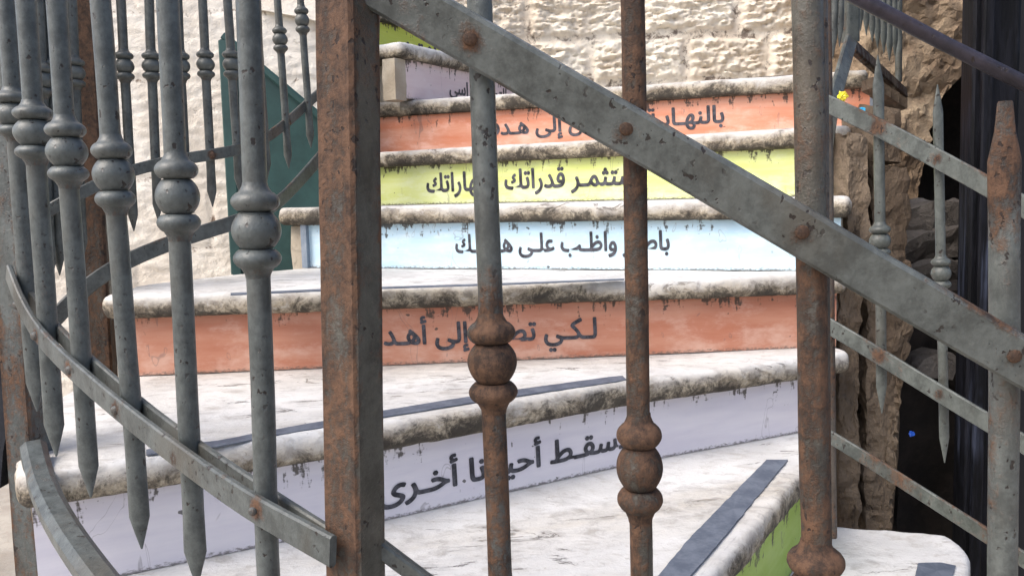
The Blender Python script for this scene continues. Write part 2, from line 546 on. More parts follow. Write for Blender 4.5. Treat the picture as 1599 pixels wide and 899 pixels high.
        rows = [[p0 + ax * (L * i / n) + X * (a + .0006 * noise.noise(Vector((a * 50, b * 50, i * .3)))) + Y * b for a, b in sec] for i in range(n + 1)]
        LL = self.rings(rows)
        for row in LL:
            for v, (q, ed) in zip(row, side): v[self.at['rust']] = rust[q] + (.35 if ed else 0) * (rust[0] > .3)

    def rocky(self, poly, thick, L=0.04, amp=0.015, freq=9.0, seed=0.0, back=None):
        """prism of a polygon (3-D points), pushed back by thick, refined and roughened"""
        back = back or Vector((0, 1, 0))
        t = bmesh.new()
        a = [t.verts.new(p) for p in poly]
        b = [t.verts.new(p + back * thick) for p in poly]
        t.faces.new(a)
        t.faces.new(list(reversed(b)))
        n = len(a)
        for i in range(n):
            j = (i + 1) % n
            t.faces.new((a[j], a[i], b[i], b[j]))
        for _ in range(9):
            bmesh.ops.triangulate(t, faces=t.faces[:])
            es = [e for e in t.edges if e.calc_length() > L]
            if not es: break
            bmesh.ops.subdivide_edges(t, edges=es, cuts=1)
        bmesh.ops.triangulate(t, faces=t.faces[:])
        bmesh.ops.recalc_face_normals(t, faces=t.faces[:])
        t.normal_update()
        off = Vector((seed, seed * 1.7, seed * .3))
        mv = []
        for v in t.verts:
            q = v.co * freq + off
            d = fbm(q, 5)
            tq = d * 3.5 + 20
            fr = max(0.0, min(1.0, (tq - math.floor(tq) - .3) / .4))
            d = .35 * d + .8 * (math.floor(tq) - 20 + fr) / 3.5 + 0.35 * (0.5 - abs(noise.noise(q * 2.3)))
            mv.append(v.co + v.normal * d * amp)
        t.verts.index_update()
        nv = [self.bm.verts.new(p) for p in mv]
        seen = set()
        for f in t.faces:
            ix = [v.index for v in f.verts]
            if frozenset(ix) in seen: continue
            seen.add(frozenset(ix))
            self.bm.faces.new([nv[i] for i in ix])
        t.free()

    def box(self, c, s, rotz=0.0):
        X = Vector((math.cos(rotz), math.sin(rotz), 0)) * s[0] / 2
        Y = Vector((-math.sin(rotz), math.cos(rotz), 0)) * s[1] / 2
        Z = Vector((0, 0, s[2] / 2))
        r = lambda z: [c + z + X * a + Y * b for a, b in ((-1, -1), (1, -1), (1, 1), (-1, 1))]
        self.rings([r(-Z), r(Z)])


def knob_profile(r, L):
    """collar, ball, collar"""
    R = r * 1.98
    pr = [(-.07 * L, 1.01 * r), (-.03 * L, 1.06 * r), (.01 * L, 1.2 * r), (.045 * L, 1.36 * r)]

    def bulge(s0, s1, k, base, pw, m=8):
        return [(L * (s0 + (s1 - s0) * i / m), base + (k * R - base) * math.sin(math.pi * (0.08 + 0.84 * i / m)) ** pw) for i in range(m + 1)]
    pr += bulge(.055, .265, 1.0, 1.2 * r, .62)
    pr += [(.275 * L, 1.12 * r)]
    pr += bulge(.285, .715, 1.02, .85 * r, .66, 14)
    pr += [(.725 * L, 1.12 * r)]
    pr += bulge(.735, .945, 1.0, 1.2 * r, .62)
    pr += [(.96 * L, 1.36 * r), (1.0 * L, 1.2 * r), (1.04 * L, 1.06 * r), (1.08 * L, 1.01 * r)]
    return pr


def baluster(parent, top, bot, d, rpx, knob=None, tip0=False, tip1=False, mat='iron_left', d1=None, leaf=0.0, tipk=1.0, rust=0.0, blunt=0.0):
    """bar seen from pixel top to pixel bot at distance d, with an optional knob between two pixel rows"""
    d1 = d if d1 is None else d1
    p0, p1 = on_y(*top, d), on_y(*bot, d1)
    r = rpx * d / FPX
    b = MB()
    b.shaft(p0, p1, r, tip0, tip1, leaf=leaf, tipk=tipk, rust=rust, blunt=blunt)
    o = b.build('baluster', M[mat], parent, sharp=50)
    if knob:
        ya, yb = knob
        ax = (p1 - p0).normalized()

        def f(y):
            q = on_y(top[0] + (bot[0] - top[0]) * (y - top[1]) / (bot[1] - top[1]), y, d)
            return p0 + ax * (q - p0).dot(ax)
        a, c = f(ya), f(yb)
        k = MB()
        krust = rust[1] if isinstance(rust, tuple) else rust
        kp = knob_profile(r, (c - a).length)
        k.lathe(a, c, kp, 24, rust=[krust + .08 + .55 * max(0, 1.5 - q[1] / r) * (q[0] > 0) for q in kp])
        k.build('knob', M[mat], o, sharp=60)
    return o


def flat_rail(parent, pxs, wpx, t, mat, rivets=(), rpx=10, name='flat_rail', edge=0.6, wdir=None, base=0.0, rmat='rust'):
    """pxs: (px, py, d); rivets: (px, py, d)"""
    pts = [on_y(*q) for q in pxs]
    w = wpx * pxs[len(pxs) // 2][2] / FPX
    b = MB()
    rp = [on_y(*q) for q in rivets]
    b.sweep(pts, w, t, wdir, rp, edge, base)
    o = b.build(name, M[mat], parent, sharp=30)
    for q, p in zip(rivets, rp):
        c = MB()
        c.dome(p - Vector((0, t / 2 - .0005, 0)), rpx * q[2] / FPX)
        c.build('rivet', M[rmat], o, sharp=80)
    return o


# ------------------------------------------------------------------ arabic lettering
AF = {'ا': (0xFE8D, 2), 'أ': (0xFE83, 2), 'إ': (0xFE87, 2), 'ب': (0xFE8F, 4), 'ة': (0xFE93, 2), 'ت': (0xFE95, 4), 'ث': (0xFE99, 4), 'ح': (0xFEA1, 4), 'خ': (0xFEA5, 4),
      'د': (0xFEA9, 2), 'ر': (0xFEAD, 2), 'ز': (0xFEAF, 2), 'س': (0xFEB1, 4), 'ص': (0xFEB9, 4), 'ط': (0xFEC1, 4), 'ظ': (0xFEC5, 4), 'ع': (0xFEC9, 4), 'ف': (0xFED1, 4),
      'ق': (0xFED5, 4), 'ك': (0xFED9, 4), 'ل': (0xFEDD, 4), 'م': (0xFEE1, 4), 'ن': (0xFEE5, 4), 'ه': (0xFEE9, 4), 'و': (0xFEED, 2), 'ى': (0xFEEF, 2), 'ي': (0xFEF1, 4),
      'ـ': (0x640, 9), 'ﻻ': (0xFEFB, 2)}


def shape(s):
    out = []
    for i, c in enumerate(s):
        if c not in AF:
            out.append(c)
            continue
        b, n = AF[c]
        if n == 9:
            out.append(chr(b))
            continue
        p = i > 0 and s[i - 1] in AF and AF[s[i - 1]][1] >= 4
        q = i < len(s) - 1 and s[i + 1] in AF and n >= 4
        out.append(chr(b + ((3 if q else 1) if p else (2 if q else 0))))
    return ''.join(reversed(out))


def lettering(text, parent, pl, pr, size, bold=0.016, lift=0.0009):
    """painted words on a riser: baseline from pl to pr (3-D, seen left to right)"""
    cu = bpy.data.curves.new('letters', 'FONT')
    cu.body = shape(text)
    cu.resolution_u = 5
    to = bpy.data.objects.new('letters', cu)
    COL.objects.link(to)
    dg = bpy.context.evaluated_depsgraph_get()
    dg.update()
    me = bpy.data.meshes.new_from_object(to.evaluated_get(dg))
    bpy.data.objects.remove(to)
    co = np.array([v.co[:] for v in me.vertices])
    x0, x1 = co[:, 0].min(), co[:, 0].max()
    ex = (pr - pl)
    L = ex.length
    ex = ex.normalized()
    up = Vector((0, 0, 1))
    nr = Vector((ex.y, -ex.x, 0)).normalized()
    if nr.y > 0: nr = -nr
    # one part per word: split where the gap between letters is as wide as a space
    ps = sorted(((min(co[i][0] for i in p.vertices), max(co[i][0] for i in p.vertices), list(p.vertices)) for p in me.polygons), key=lambda q: q[0])
    groups, end = [], -9
    for a, c, ix in ps:
        if a - end > .15: groups.append([])
        groups[-1].append(ix)
        end = max(end, c)
    bpy.data.meshes.remove(me)
    for gr in groups:
        b = MB()
        used = sorted(set(i for ix in gr for i in ix))
        for k, (dx, dy) in enumerate(((0, 0), (bold, 0), (-bold, 0), (bold * .5, bold * .8), (-bold * .5, -bold * .8), (-bold * .5, bold * .8), (bold * .5, -bold * .8))):
            vsn = {i: b.bm.verts.new(pl + ex * ((co[i][0] + dx - x0) / (x1 - x0) * L) + up * ((co[i][1] + dy) * size) + nr * (lift + k * .00006)) for i in used}
            for ix in gr: b.bm.faces.new([vsn[i] for i in ix])
        b.build('lettering', M['ink'], parent, smooth=False)


# ------------------------------------------------------------------ the setting
g = MB()
g.rings([[Vector((-60, -60, 0.2)), Vector((60, -60, 0.2)), Vector((60, 60, 0.2)), Vector((-60, 60, 0.2))]], cap0=True, cap1=False) if False else None
gv = [g.bm.verts.new(p) for p in ((-80, -80, 0.2), (80, -80, 0.2), (80, 80, 0.2), (-80, 80, 0.2))]
g.bm.faces.new(gv)
tag(g.build('ground', M['ground'], None, False), kind='structure')


def block_wall(name, x0, x1, z0, z1, y, yaw, mat, courses, label, seed, amp=0.03, step=0.011, thick=0.3, lenr=(.35, .62), joint=0.007, flake=5.0, soft=.035):
    """coursed rock-faced limestone wall standing at (x, y); the face is a real relief"""
    rnd = random.Random(seed)
    nx, nz = int((x1 - x0) / step), int((z1 - z0) / step)
    rows = []
    z = z0
    while z < z1 + .5:
        h = courses[len(rows) % len(courses)]
        xs, x = [], x0 - rnd.random() * .3
        while x < x1 + .7:
            xs.append(x)
            x += rnd.uniform(*lenr)
        rows.append((z, h, xs, [rnd.uniform(-.5, .5) for _ in xs]))
        z += h
    b = MB()
    grid = []
    for j in range(nz + 1):
        zz = z0 + j * step
        line = []
        for i in range(nx + 1):
            xx = x0 + i * step
            wx = xx + .010 * noise.noise(Vector((xx * 6, zz * 6, seed)))
            wz = zz + .010 * noise.noise(Vector((xx * 5, zz * 5, seed + 3)))
            ri = max(k for k, r in enumerate(rows) if r[0] <= wz or k == 0)
            rz, rh, xs, hs = rows[ri]
            ci = max(k for k, q in enumerate(xs) if q <= wx or k == 0)
            xa = xs[ci]
            xb = xs[ci + 1] if ci + 1 < len(xs) else xa + .5
            e = min(wz - rz, rz + rh - wz, wx - xa, xb - wx)
            k = max(0.0, min(1.0, (e - joint) / soft))
            k = k * k * (3 - 2 * k)
            q = Vector((xx * 7 + ci * 3, zz * 11 + ri * 5, seed))
            n1 = fbm(q, 4)
            fq = Vector((q.x * .9, q.y * 1.5, seed))
            fl = noise.fractal(fq, 0.62, 2.3, 7)
            f2 = noise.fractal(fq * 2.7 + Vector((3, 8, 1)), 0.7, 2.2, 5)
            tq = (fl + .35 * f2) * flake + 20
            fr = tq - math.floor(tq)
            fr = max(0.0, min(1.0, (fr - .3) / .4))
            terr = (math.floor(tq) - 20 + fr) / flake
            pit = max(0.0, noise.noise(q * 3.1) * .6 + f2 * .5 - .30)
            rel = k * (amp * (.45 + .3 * hs[ci]) + amp * .55 * terr + amp * .30 * f2 - amp * .8 * pit) + amp * .14 * f2
            v = b.bm.verts.new((xx, -rel, zz))
            v[b.at['grime']] = max(0.0, .75 * (1 - k) + .2 * n1 + pit * 1.6 - .35 * terr)
            line.append(v)
        grid.append(line)
    for j in range(nz):
        for i in range(nx):
            b.bm.faces.new((grid[j][i], grid[j][i + 1], grid[j + 1][i + 1], grid[j + 1][i]))
    # body behind the face
    bd = [b.bm.verts.new(p) for p in ((x0, thick, z0), (x1, thick, z0), (x1, thick, z1), (x0, thick, z1))]
    b.bm.faces.new(list(reversed(bd)))
    c = [grid[0][0], grid[0][nx], grid[nz][nx], grid[nz][0]]
    b.bm.faces.new([bd[0], bd[1]] + [grid[0][i] for i in range(nx, -1, -1)])
    b.bm.faces.new([bd[1], bd[2]] + [grid[j][nx] for j in range(nz, -1, -1)])
    b.bm.faces.new([bd[2], bd[3]] + [grid[nz][i] for i in range(0, nx + 1)])
    b.bm.faces.new([bd[3], bd[0]] + [grid[j][0] for j in range(0, nz + 1)])
    rot = Matrix.Rotation(yaw, 4, 'Z')
    for v in b.bm.verts: v.co = rot @ v.co + Vector((0, y, 0))
    o = b.build(name, mat, None, True, 75)
    return tag(o, label, 'wall')


block_wall('stone_wall', -1.35, 1.72, 1.85, 3.3, 3.75, math.radians(-4), M['wall'], (.27, .21, .25, .23), 'tan rock-faced limestone wall at the back, above the topmost steps', 3, .034, .0062)
block_wall('stone_wall', -2.5, -0.56, 0.95, 3.2, 2.72, math.radians(6), M['wall_left'], (.26, .26, .23, .31, .21, .3), 'cream stone block wall on the left, behind the thin spear-tipped bars', 11, .0058, .0068, joint=.0035, flake=3.0, soft=.013)

# ------------------------------------------------------------------ the stair
# heights of the tread tops relative to the eye
H = {0: -.72, 1: -.54, 2: -.36, 3: -.18, 4: -.004, 5: .172, 6: .352, 7: .532, 8: .712, 9: .892}
T = 0.05
# foot lines of the risers (left, right): riser k stands between tread k and tread k+1
RL = {
    0: (on_z(1150, 899, H[1] - T), on_z(1250, 778, H[1] - T)),
    1: None,
    2: (on_z(215, 588, H[2]), on_z(1240, 545, H[2])),
    3: (on_z(485, 419, H[3]), on_z(1235, 424, H[3])),
    4: (on_z(585, 262, H[5] - T), on_z(1235, 232, H[5] - T)),
    5: (on_z(590, 184, H[6] - T), on_z(1240, 145, H[6] - T)),
    6: (on_z(632, 93, H[7] - T), on_z(730, 113, H[7] - T)),
    7: (on_z(598, 36, H[8] - T), on_z(676, 54, H[8] - T)),
    8: (on_z(598, -22, H[9] - T), on_z(676, 4, H[9] - T)),
}
l1 = [on_z(x, y, H[1]) for x, y in ((250, 888), (600, 814), (1000, 722), (1250, 676))]


def flat2(v): return Vector((v.x, v.y, 0))


def extend(a, b, la, lb):
    a, b = flat2(a), flat2(b)
    e = (b - a).normalized()
    return [a - e * la, b + e * lb]


lines = {k: extend(*v, 0, 0) for k, v in RL.items() if v}
lines[1] = [flat2(p) for p in l1]


def stretch_to(line, pxl, pxr):
    """extend a line's ends to the vertical planes seen at columns pxl and pxr"""
    out = list(line)
    for side, px in ((0, pxl), (1, pxr)):
        if px is None: continue
        a, b = (line[0], line[1]) if side == 0 else (line[-1], line[-2])
        v = ray(px, 400)
        # solve a + s*(a-b) on ray direction
        e = (a - b).normalized()
        den = e.x * v.y - e.y * v.x
        s = (-(a.x) * v.y + a.y * v.x) / den
        p = a + e * s
        if side == 0: out[0] = p
        else: out[-1] = p
    return out


lines[1] = stretch_to(lines[1], 14, 1308)
lines[2] = stretch_to(lines[2], 172, 1308)
lines[3] = stretch_to(lines[3], 484, 1312)
lines[4] = stretch_to(lines[4], 470, 1322)
lines[5] = stretch_to(lines[5], 480, 1352)
lines[6] = stretch_to(lines[6], None, 830)
lines[7] = stretch_to(extend(*lines[7], .25, 0), None, 768)
lines[8] = stretch_to(extend(*lines[8], .3, 0), None, 715)
lines[0] = extend(*lines[0], .5, 0.12)


def offset(line, d):
    """move a riser line towards the viewer side by d"""
    out = []
    for i, p in enumerate(line):
        a, b = line[max(0, i - 1)], line[min(len(line) - 1, i + 1)]
        e = (b - a).normalized()
        out.append(p + Vector((e.y, -e.x, 0)) * d)
    return out


def slab(outline, h, parent, mat, t=T, seed=0.0, soft=0.02, wear=1.0):
    """tread slab with half-round nosing all round, chipped and uneven"""
    z1 = EYE.z + h
    pts = []
    n = len(outline)
    ds = .012
    for i in range(n):
        a, b = outline[i], outline[(i + 1) % n]
        k = max(1, int((b - a).length / ds))
        pts += [a.lerp(b, j / k) for j in range(k)]
    for _ in range(int(soft / .004)):
        m = len(pts)
        pts = [(pts[i - 1] + pts[i] * 2 + pts[(i + 1) % m]) / 4 for i in range(m)]
    m = len(pts)
    area = sum(pts[i].x * pts[(i + 1) % m].y - pts[(i + 1) % m].x * pts[i].y for i in range(m))
    if area < 0: pts.reverse()
    nr = []
    for i in range(m):
        e = (pts[(i + 2) % m] - pts[i - 2]).normalized()
        nr.append(Vector((e.y, -e.x, 0)))
    r = t / 2
    b = MB()
    rows = []
    fine = [math.radians(a) for a in (90, 72, 54, 36, 18, 0, -18, -36, -54, -72, -90)]
    for fi, a in enumerate(fine):
        row = []
        for p, q in zip(pts, nr):
            s = Vector((p.x, p.y, a * .02 + seed))
            w = .0022 * fbm(s * 16, 4) + .0022 * noise.noise(s * 55) + .0018 * noise.noise(s * 130)
            ch = noise.noise(Vector((p.x * 9, p.y * 9, seed + a * .5)))
            chip = -.007 * max(0, ch - .35) / .4
            off = -r * (1 - max(0, math.cos(a)) ** .7) * .75 + (w + chip) * math.cos(a) * wear
            zz = z1 - r + r * math.copysign(abs(math.sin(a)) ** .8, a) + (.003 * noise.noise(Vector((p.x * 3, p.y * 3, seed))) if a > -1.5 else 0) * abs(math.sin(a)) + w * .4 * math.sin(a)
            row.append(Vector((p.x, p.y, 0)) + q * off + Vector((0, 0, zz)))
        rows.append(row)
    L = b.rings(list(reversed(rows)), cap0=True, cap1=False)
    gl = b.at['grime']
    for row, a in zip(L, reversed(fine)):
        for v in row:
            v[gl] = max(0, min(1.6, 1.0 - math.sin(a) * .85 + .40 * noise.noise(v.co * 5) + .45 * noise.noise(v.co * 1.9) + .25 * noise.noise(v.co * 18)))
    top = b.bm.faces.new(L[-1])
    return b.build('tread', mat, parent, True, 50)


def riser(line, hb, ht, parent, mat, th=.016, label=None, name='riser_panel'):
    """painted panel along a line between heights hb and ht, with UV in metres along and 0..1 up"""
    b = MB()
    uv = b.bm.loops.layers.uv.new('UVMap')
    zb, zt = EYE.z + hb, EYE.z + ht
    back = offset(line, -th)
    s = 0
    rec = []
    for i, p in enumerate(line):
        if i: s += (p - line[i - 1]).length
        rec.append((p, back[i], s))
    V = []
    for p, q, s in rec:
        V.append([(b.bm.verts.new((p.x, p.y, zb)), s, 0), (b.bm.verts.new((p.x, p.y, zt)), s, 1), (b.bm.verts.new((q.x, q.y, zt)), s, 1), (b.bm.verts.new((q.x, q.y, zb)), s, 0)])

    def face(l):
        f = b.bm.faces.new([x[0] for x in l])
        for lp, x in zip(f.loops, l): lp[uv].uv = (x[1], x[2])
    for A, B in zip(V, V[1:]):
        for k in range(4):
            j = (k + 1) % 4
            face([A[k], B[k], B[j], A[j]])
    face(V[0]); face(list(reversed(V[-1])))
    return b.build(name, mat, parent, True, 30)


def core(poly, hb, ht, parent, mat='core', seed=0.0):
    b = MB()
    z = EYE.z
    m = len(poly)
    area = sum(poly[i].x * poly[(i + 1) % m].y - poly[(i + 1) % m].x * poly[i].y for i in range(m))
    if area < 0: poly = list(reversed(poly))
    b.rocky([Vector((p.x, p.y, z + ht)) for p in poly], ht - hb, .07, .012, 8, seed, Vector((0, 0, -1)))
    return b.build('step_core', M[mat], parent, True, 35)


STEPG = 'stone steps of the winding stair'
LABELS = {
    0: 'lowest stone step at bottom right, with a scrap of grip tape near its rounded corner',
    1: 'low stone step with a leaf green riser and a broad blue-grey grip tape at right',
    2: 'stone step over the lavender riser with large black Arabic lettering',
    3: 'stone step over the orange riser just below the pale blue riser',
    4: 'stone step over the pale blue riser with black Arabic lettering',
    5: 'stone step over the lime yellow riser, between the blue and bright orange risers',
    6: 'stone step over the upper orange riser at the foot of the rock-faced wall',
    7: 'stone step over the faded pink riser with its white squared left end',
    8: 'stone step over the strong yellow riser near the top edge of the view',
    9: 'topmost stone step over the crimson riser, barely in view at the top',
}
STEPS = {}


def step(k, tread_poly, riser_line, mat, core_poly, seed, lab=None):
    base = sum(tread_poly, Vector()) / len(tread_poly)
    root = thing('stair_step', Vector((base.x, base.y, EYE.z + H[k] - .18)), LABELS[k], 'stair step', STEPG)
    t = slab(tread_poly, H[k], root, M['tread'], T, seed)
    r = None
    if riser_line:
        r = riser(riser_line, H[k - 1] + .002, H[k] - T + .004, root, M[mat])
    if core_poly:
        core(core_poly, H[k] - .19 if k else -1.4, H[k] - T - .004, root, seed=seed)
    STEPS[k] = (root, t, r)
    return STEPS[k]


NO = .03     # nosing overhang


def poly_between(front, back, extra_l=(), extra_r=()):
    return [*front, *extra_r, *reversed(back), *extra_l]


# tread 0: low slab at the right
p0 = [flat2(on_z(*q, H[0])) for q in ((1512, 985), (1517, 862), (1482, 832), (1390, 824), (1250, 815))]
t0 = p0 + [flat2(on_z(1050, 899, H[0])), flat2(on_z(1050, 1100, H[0]))]
step(0, t0, None, None, [p.lerp(sum(t0, Vector()) / len(t0), .1) for p in t0], 1.3)
# tread 1
f1 = offset(lines[0], .006)
b1 = offset(lines[1], -.05)
t1 = [f1[0], f1[1], b1[-1], *reversed(b1[:-1]), Vector((-.95, .95, 0)), Vector((-.3, .72, 0))]
c1 = [offset(lines[0], -.02)[0], offset(lines[0], -.02)[1], offset(lines[1], -.08)[-1], *reversed(offset(lines[1], -.08)[:-1]), Vector((-.9, 1.0, 0)), Vector((-.28, .78, 0))]
step(1, t1, lines[0], 'lime', c1, 2.1)
# tread 2
f2 = offset(lines[1], NO)
b2 = offset(lines[2], -.05)
t2 = [f2[0] + Vector((-.02, .0, 0)), *f2[1:-1], f2[-1] + (f2[-1] - f2[-2]).normalized() * .025, *reversed(b2), flat2(on_z(100, 612, H[2])), flat2(on_z(30, 665, H[2]))]
c2 = [*offset(lines[1], -.018), *reversed(offset(lines[2], -.07)), flat2(on_z(115, 612, H[2]))]
step(2, t2, lines[1], 'lav', c2, 3.7)
# tread 3
f3 = offset(lines[2], NO)
b3 = offset(lines[3], -.05)
t3 = [f3[0] + Vector((-.02, 0, 0)), f3[-1] + Vector((.02, 0, 0)), *reversed(b3), flat2(on_z(372, 427, H[3])), flat2(on_z(215, 446, H[3]))]
c3 = [*offset(lines[2], -.018), *reversed(offset(lines[3], -.07))]
step(3, t3, lines[2], 'orange', c3, 4.9)
# tread 4
f4 = offset(lines[3], NO)
e4 = (f4[0] - f4[-1]).normalized()
b4 = offset(lines[4], -.05)
f4l = f4[0] + e4 * .085
t4 = [f4l, f4[-1] - e4 * .02, *reversed(b4), f4l + Vector((0, .22, 0))]
c4l = offset(lines[3], -.018)
c4 = [c4l[0] + e4 * .07, c4l[-1], *reversed(offset(lines[4], -.07)), c4l[0] + e4 * .07 + Vector((0, .2, 0))]
step(4, t4, lines[3], 'blue', c4, 5.5)
# tread 5
f5 = offset(lines[4], NO)
b5 = offset(lines[5], -.05)
t5 = [f5[0], f5[-1], *reversed(b5)]
c5 = [*offset(lines[4], -.018), *reversed(offset(lines[5], -.07))]
step(5, t5, lines[4], 'yellow', c5, 6.1)
# tread 6: runs back to the wall
f6 = offset(lines[5], NO)
t6 = [f6[0] + Vector((.2, -.06, 0)), f6[-1], Vector((f6[-1].x + .05, 3.8, 0)), Vector((-.45, 3.8, 0)), Vector((-.42, f6[0].y + .05, 0))]
c6 = [*offset(lines[5], -.018), Vector((f6[-1].x, 3.75, 0)), Vector((-.45, 3.75, 0))]
step(6, t6, lines[5], 'orange_top', c6, 7.3)
# treads 7-9 turn away to the left
for k, mt in ((7, 'pink'), (8, 'yellow_top'), (9, 'red')):
    ln = lines[k - 1]
    e = (ln[1] - ln[0]).normalized()
    f = offset(ln, NO)
    left = Vector((-e.y, e.x, 0))
    a0 = f[0] - e * (.055 if k == 7 else 0)
    tp = [a0, f[1], f[1] + left * .6, a0 + left * (.34 if k == 7 else .6)]
    cc = offset(ln, -.018)
    cp = [cc[0] + e * .03, cc[1], cc[1] + left * .6, cc[0] + e * .03 + left * .45]
    step(k, tp, ln, mt, cp, 8.0 + k)

# white squared cheek at the left end of the pink step
ln = lines[6]
e = (ln[1] - ln[0]).normalized()
lf = Vector((-e.y, e.x, 0))
ck = MB()
q0 = ln[0] - e * .001
cpz = EYE.z + H[6] + .02
ck.rocky([Vector((p.x, p.y, EYE.z + H[7] - T - .002)) for p in (q0 - lf * .004, q0 + lf * .05, q0 + lf * .05 - e * .055, q0 - lf * .004 - e * .055)], .135, .03, .003, 20, 4, Vector((0, 0, -1)))
ck.build('end_cheek', M['core'], STEPS[7][0])

# slate blue trims at riser ends
for k, px in ((4, 0), (6, 1)):
    ln = lines[k - 1]
    a, b_ = (ln[0], ln[-1]) if px == 0 else (ln[-1], ln[0])
    e = (a - b_).normalized()
    tr = offset([a, a + e * .018] if px == 0 else [a + e * .03, a], .001 if px == 0 else -.001)
    if px == 1: tr = [a - Vector((0, .0, 0)), a + e * .03]
    riser(tr, H[k - 1] + .002, H[k] - T + .002, STEPS[k][0], M['trim'], name='edge_trim')


# grip tapes lying on the treads
def strip(k, quad_px, name='grip_tape'):
    b = MB()
    pts = [on_z(x, y, H[k] + .003) for x, y in quad_px]
    half = len(pts) // 2
    A, B = pts[:half], list(reversed(pts[half:]))
    # refine with ragged edges
    def fine(P):
        out = []
        for a, c in zip(P, P[1:]):
            n = max(2, int((c - a).length / .012))
            out += [a.lerp(c, i / n) for i in range(n)]
        return out + [P[-1]]
    n = 60
    def samp(P):
        F = fine(P)
        return [F[min(len(F) - 1, round(i * (len(F) - 1) / n))] for i in range(n + 1)]
    A, B = samp(A), samp(B)
    rows = []
    for a, c in zip(A, B):
        d = (c - a).normalized()
        a = a + d * (.0014 * noise.noise(a * 30) + .0014 * noise.noise(a * 150))
        c = c + d * (.0014 * noise.noise(c * 30 + Vector((3, 0, 0))) + .0014 * noise.noise(c * 150))
        rows.append([a, c, c - Vector((0, 0, .002)), a - Vector((0, 0, .002))])
    b.rings(rows)
    return b.build(name, M['tape'], STEPS[k][1], False)


strip(1, ((1022, 905), (1080, 835), (1197, 717), (1230, 717), (1130, 838), (1072, 905)))
strip(2, ((228, 709), (340, 696), (450, 675), (600, 650), (760, 624), (950, 597), (978, 592), (972, 586), (950, 588), (760, 614), (600, 640), (450, 666), (340, 687), (228, 701)))
strip(3, ((360, 460), (560, 451), (780, 444), (975, 436), (975, 434.5), (780, 442), (560, 448.5), (360, 457)))
strip(0, ((1428, 905), (1434, 878), (1468, 877), (1492, 882), (1490, 890), (1486, 905)))


# the words on the risers
def words(k, text, lpx, rpx, alef_px, bold=.029):
    ln = lines[k - 1]
    if k == 2:
        a, b_ = ln[1], ln[2]
    else:
        a, b_ = ln[0], ln[-1]
    pl, pr = on_plane(*lpx, a, b_), on_plane(*rpx, a, b_)
    mid = (pl + pr) / 2
    lettering(text, STEPS[k][2], pl, pr, alef_px * mid.y / FPX / .72, bold)


words(6, 'بالنهـايـة ستصـل إلى هـدفك', (738, 213), (1130, 191), 25)
words(5, 'استثمـر قدراتك ومهاراتك', (667, 300), (1002, 287), 30)
words(4, 'باصـر واظـب علـى هـدفـك', (712, 394), (1045, 390), 29)
words(3, 'لـكـي تصـل إلى أهـدافك', (530, 541), (931, 527), 33)
words(2, 'نسقـط أحيـانا أخـرى', (592, 784), (976, 697), 38, .03)
words(7, 'ان نحو التميز الدراسي', (702, 146), (830, 164), 19)
words(8, 'حركة ﻻ تنز', (632, 84), (735, 106), 22)

# ------------------------------------------------------------------ front railing
DF = .63
fr = thing('iron_railing', Vector((.1, DF, .2)), 'rusty foreground railing with a long sloping flat bar and thick knobbed balusters', 'railing', 'wrought iron railings round the stair')
po = MB()
pa, pb = on_y(540, -120, DF), on_y(558, 1050, DF)
po.post(pa, pb, .039, .034, math.radians(-32), (.66, .12, .3, .5))
po.build('corner_post', M['iron_rusty'], fr, True, 30)
bars = [((744, -120), (785, 1020), .645, 19.5, (497, 633), False, (.15, .8, .40), 'iron_front'),
        ((986, -120), (1003, 1020), .645, 18.5, (655, 802), False, .7, 'iron_rusty'),
        ((1259, -120), (1276, 1020), .64, 23, (852, 1000), False, (.25, .75, .35), 'iron_rusty'),
        ((1569, 158), (1566, 1020), .64, 22, None, True, (.9, .25, .18), 'iron_front')]
for i, (a, b_, d, r, kn, tip, ru, mt) in enumerate(bars):
    baluster(fr, a, b_, d, r, kn, tip0=tip, mat=mt, leaf=.06 if i == 3 else 0, tipk=1.15, rust=ru, blunt=.45 if i == 3 else 0)
# second bar close behind the third baluster
baluster(fr, (1281, -120), (1290, 1020), .675, 10, None, mat='iron_brown')
riv = [(735, 62, .62), (977, 201, .62), (1249, 361, .615), (1577, 553, .61)]
flat_rail(fr, [(560, -40, .62), (735, 62, .62), (977, 201, .62), (1249, 361, .615), (1577, 553, .61), (1700, 626, .61)], 74, .012, 'iron_front', riv, 12, edge=.85,
          wdir=Vector((0, 1, .42)).normalized())
flat_rail(fr, [(575, 842, .632), (660, 905, .63), (760, 985, .63)], 26, .007, 'iron_front', edge=.3)
flat_rail(fr, [(585, 845, .668), (660, 900, .667), (760, 980, .667)], 26, .007, 'iron_front', edge=.3)

# ------------------------------------------------------------------ curved railing at the left
cl = thing('iron_railing', Vector((-.5, .9, .2)), 'curved grey railing at left with leaning spear-tipped bars between two bent flat bars', 'railing', 'wrought iron railings round the stair')
LB = [((4, -60), (58, 642), 1.10, 13, (142, 216), True),
      ((36, -60), (88, 712), 1.03, 14.5, (163, 252), True),
      ((84, -60), (142, 776), .95, 14.5, (187, 287), True),
      ((152, -60), (222, 856), .87, 15, (218, 328), True),
      ((259, -60), (308, 915), .79, 16.5, (246, 367), True),
      ((385, -60), (424, 1000), .68, 18.5, (294, 424), False)]
for a, b_, d, r, kn, tip in LB:
    baluster(cl, a, b_, d, r, kn, tip1=tip, mat='iron_left')
dd = .017
FRL = [(14, 425, 1.12), (20, 450, 1.10), (33, 482, 1.075), (60, 525, 1.03), (111, 575, .95), (183, 637, .87), (278, 711, .79), (389, 790, .69), (500, 850, .63), (520, 860, .622)]
rivl = [(29, 476, 1.083), (57, 524, 1.013), (111, 577, .933), (182, 639, .853), (279, 713, .773), (396, 796, .663)]
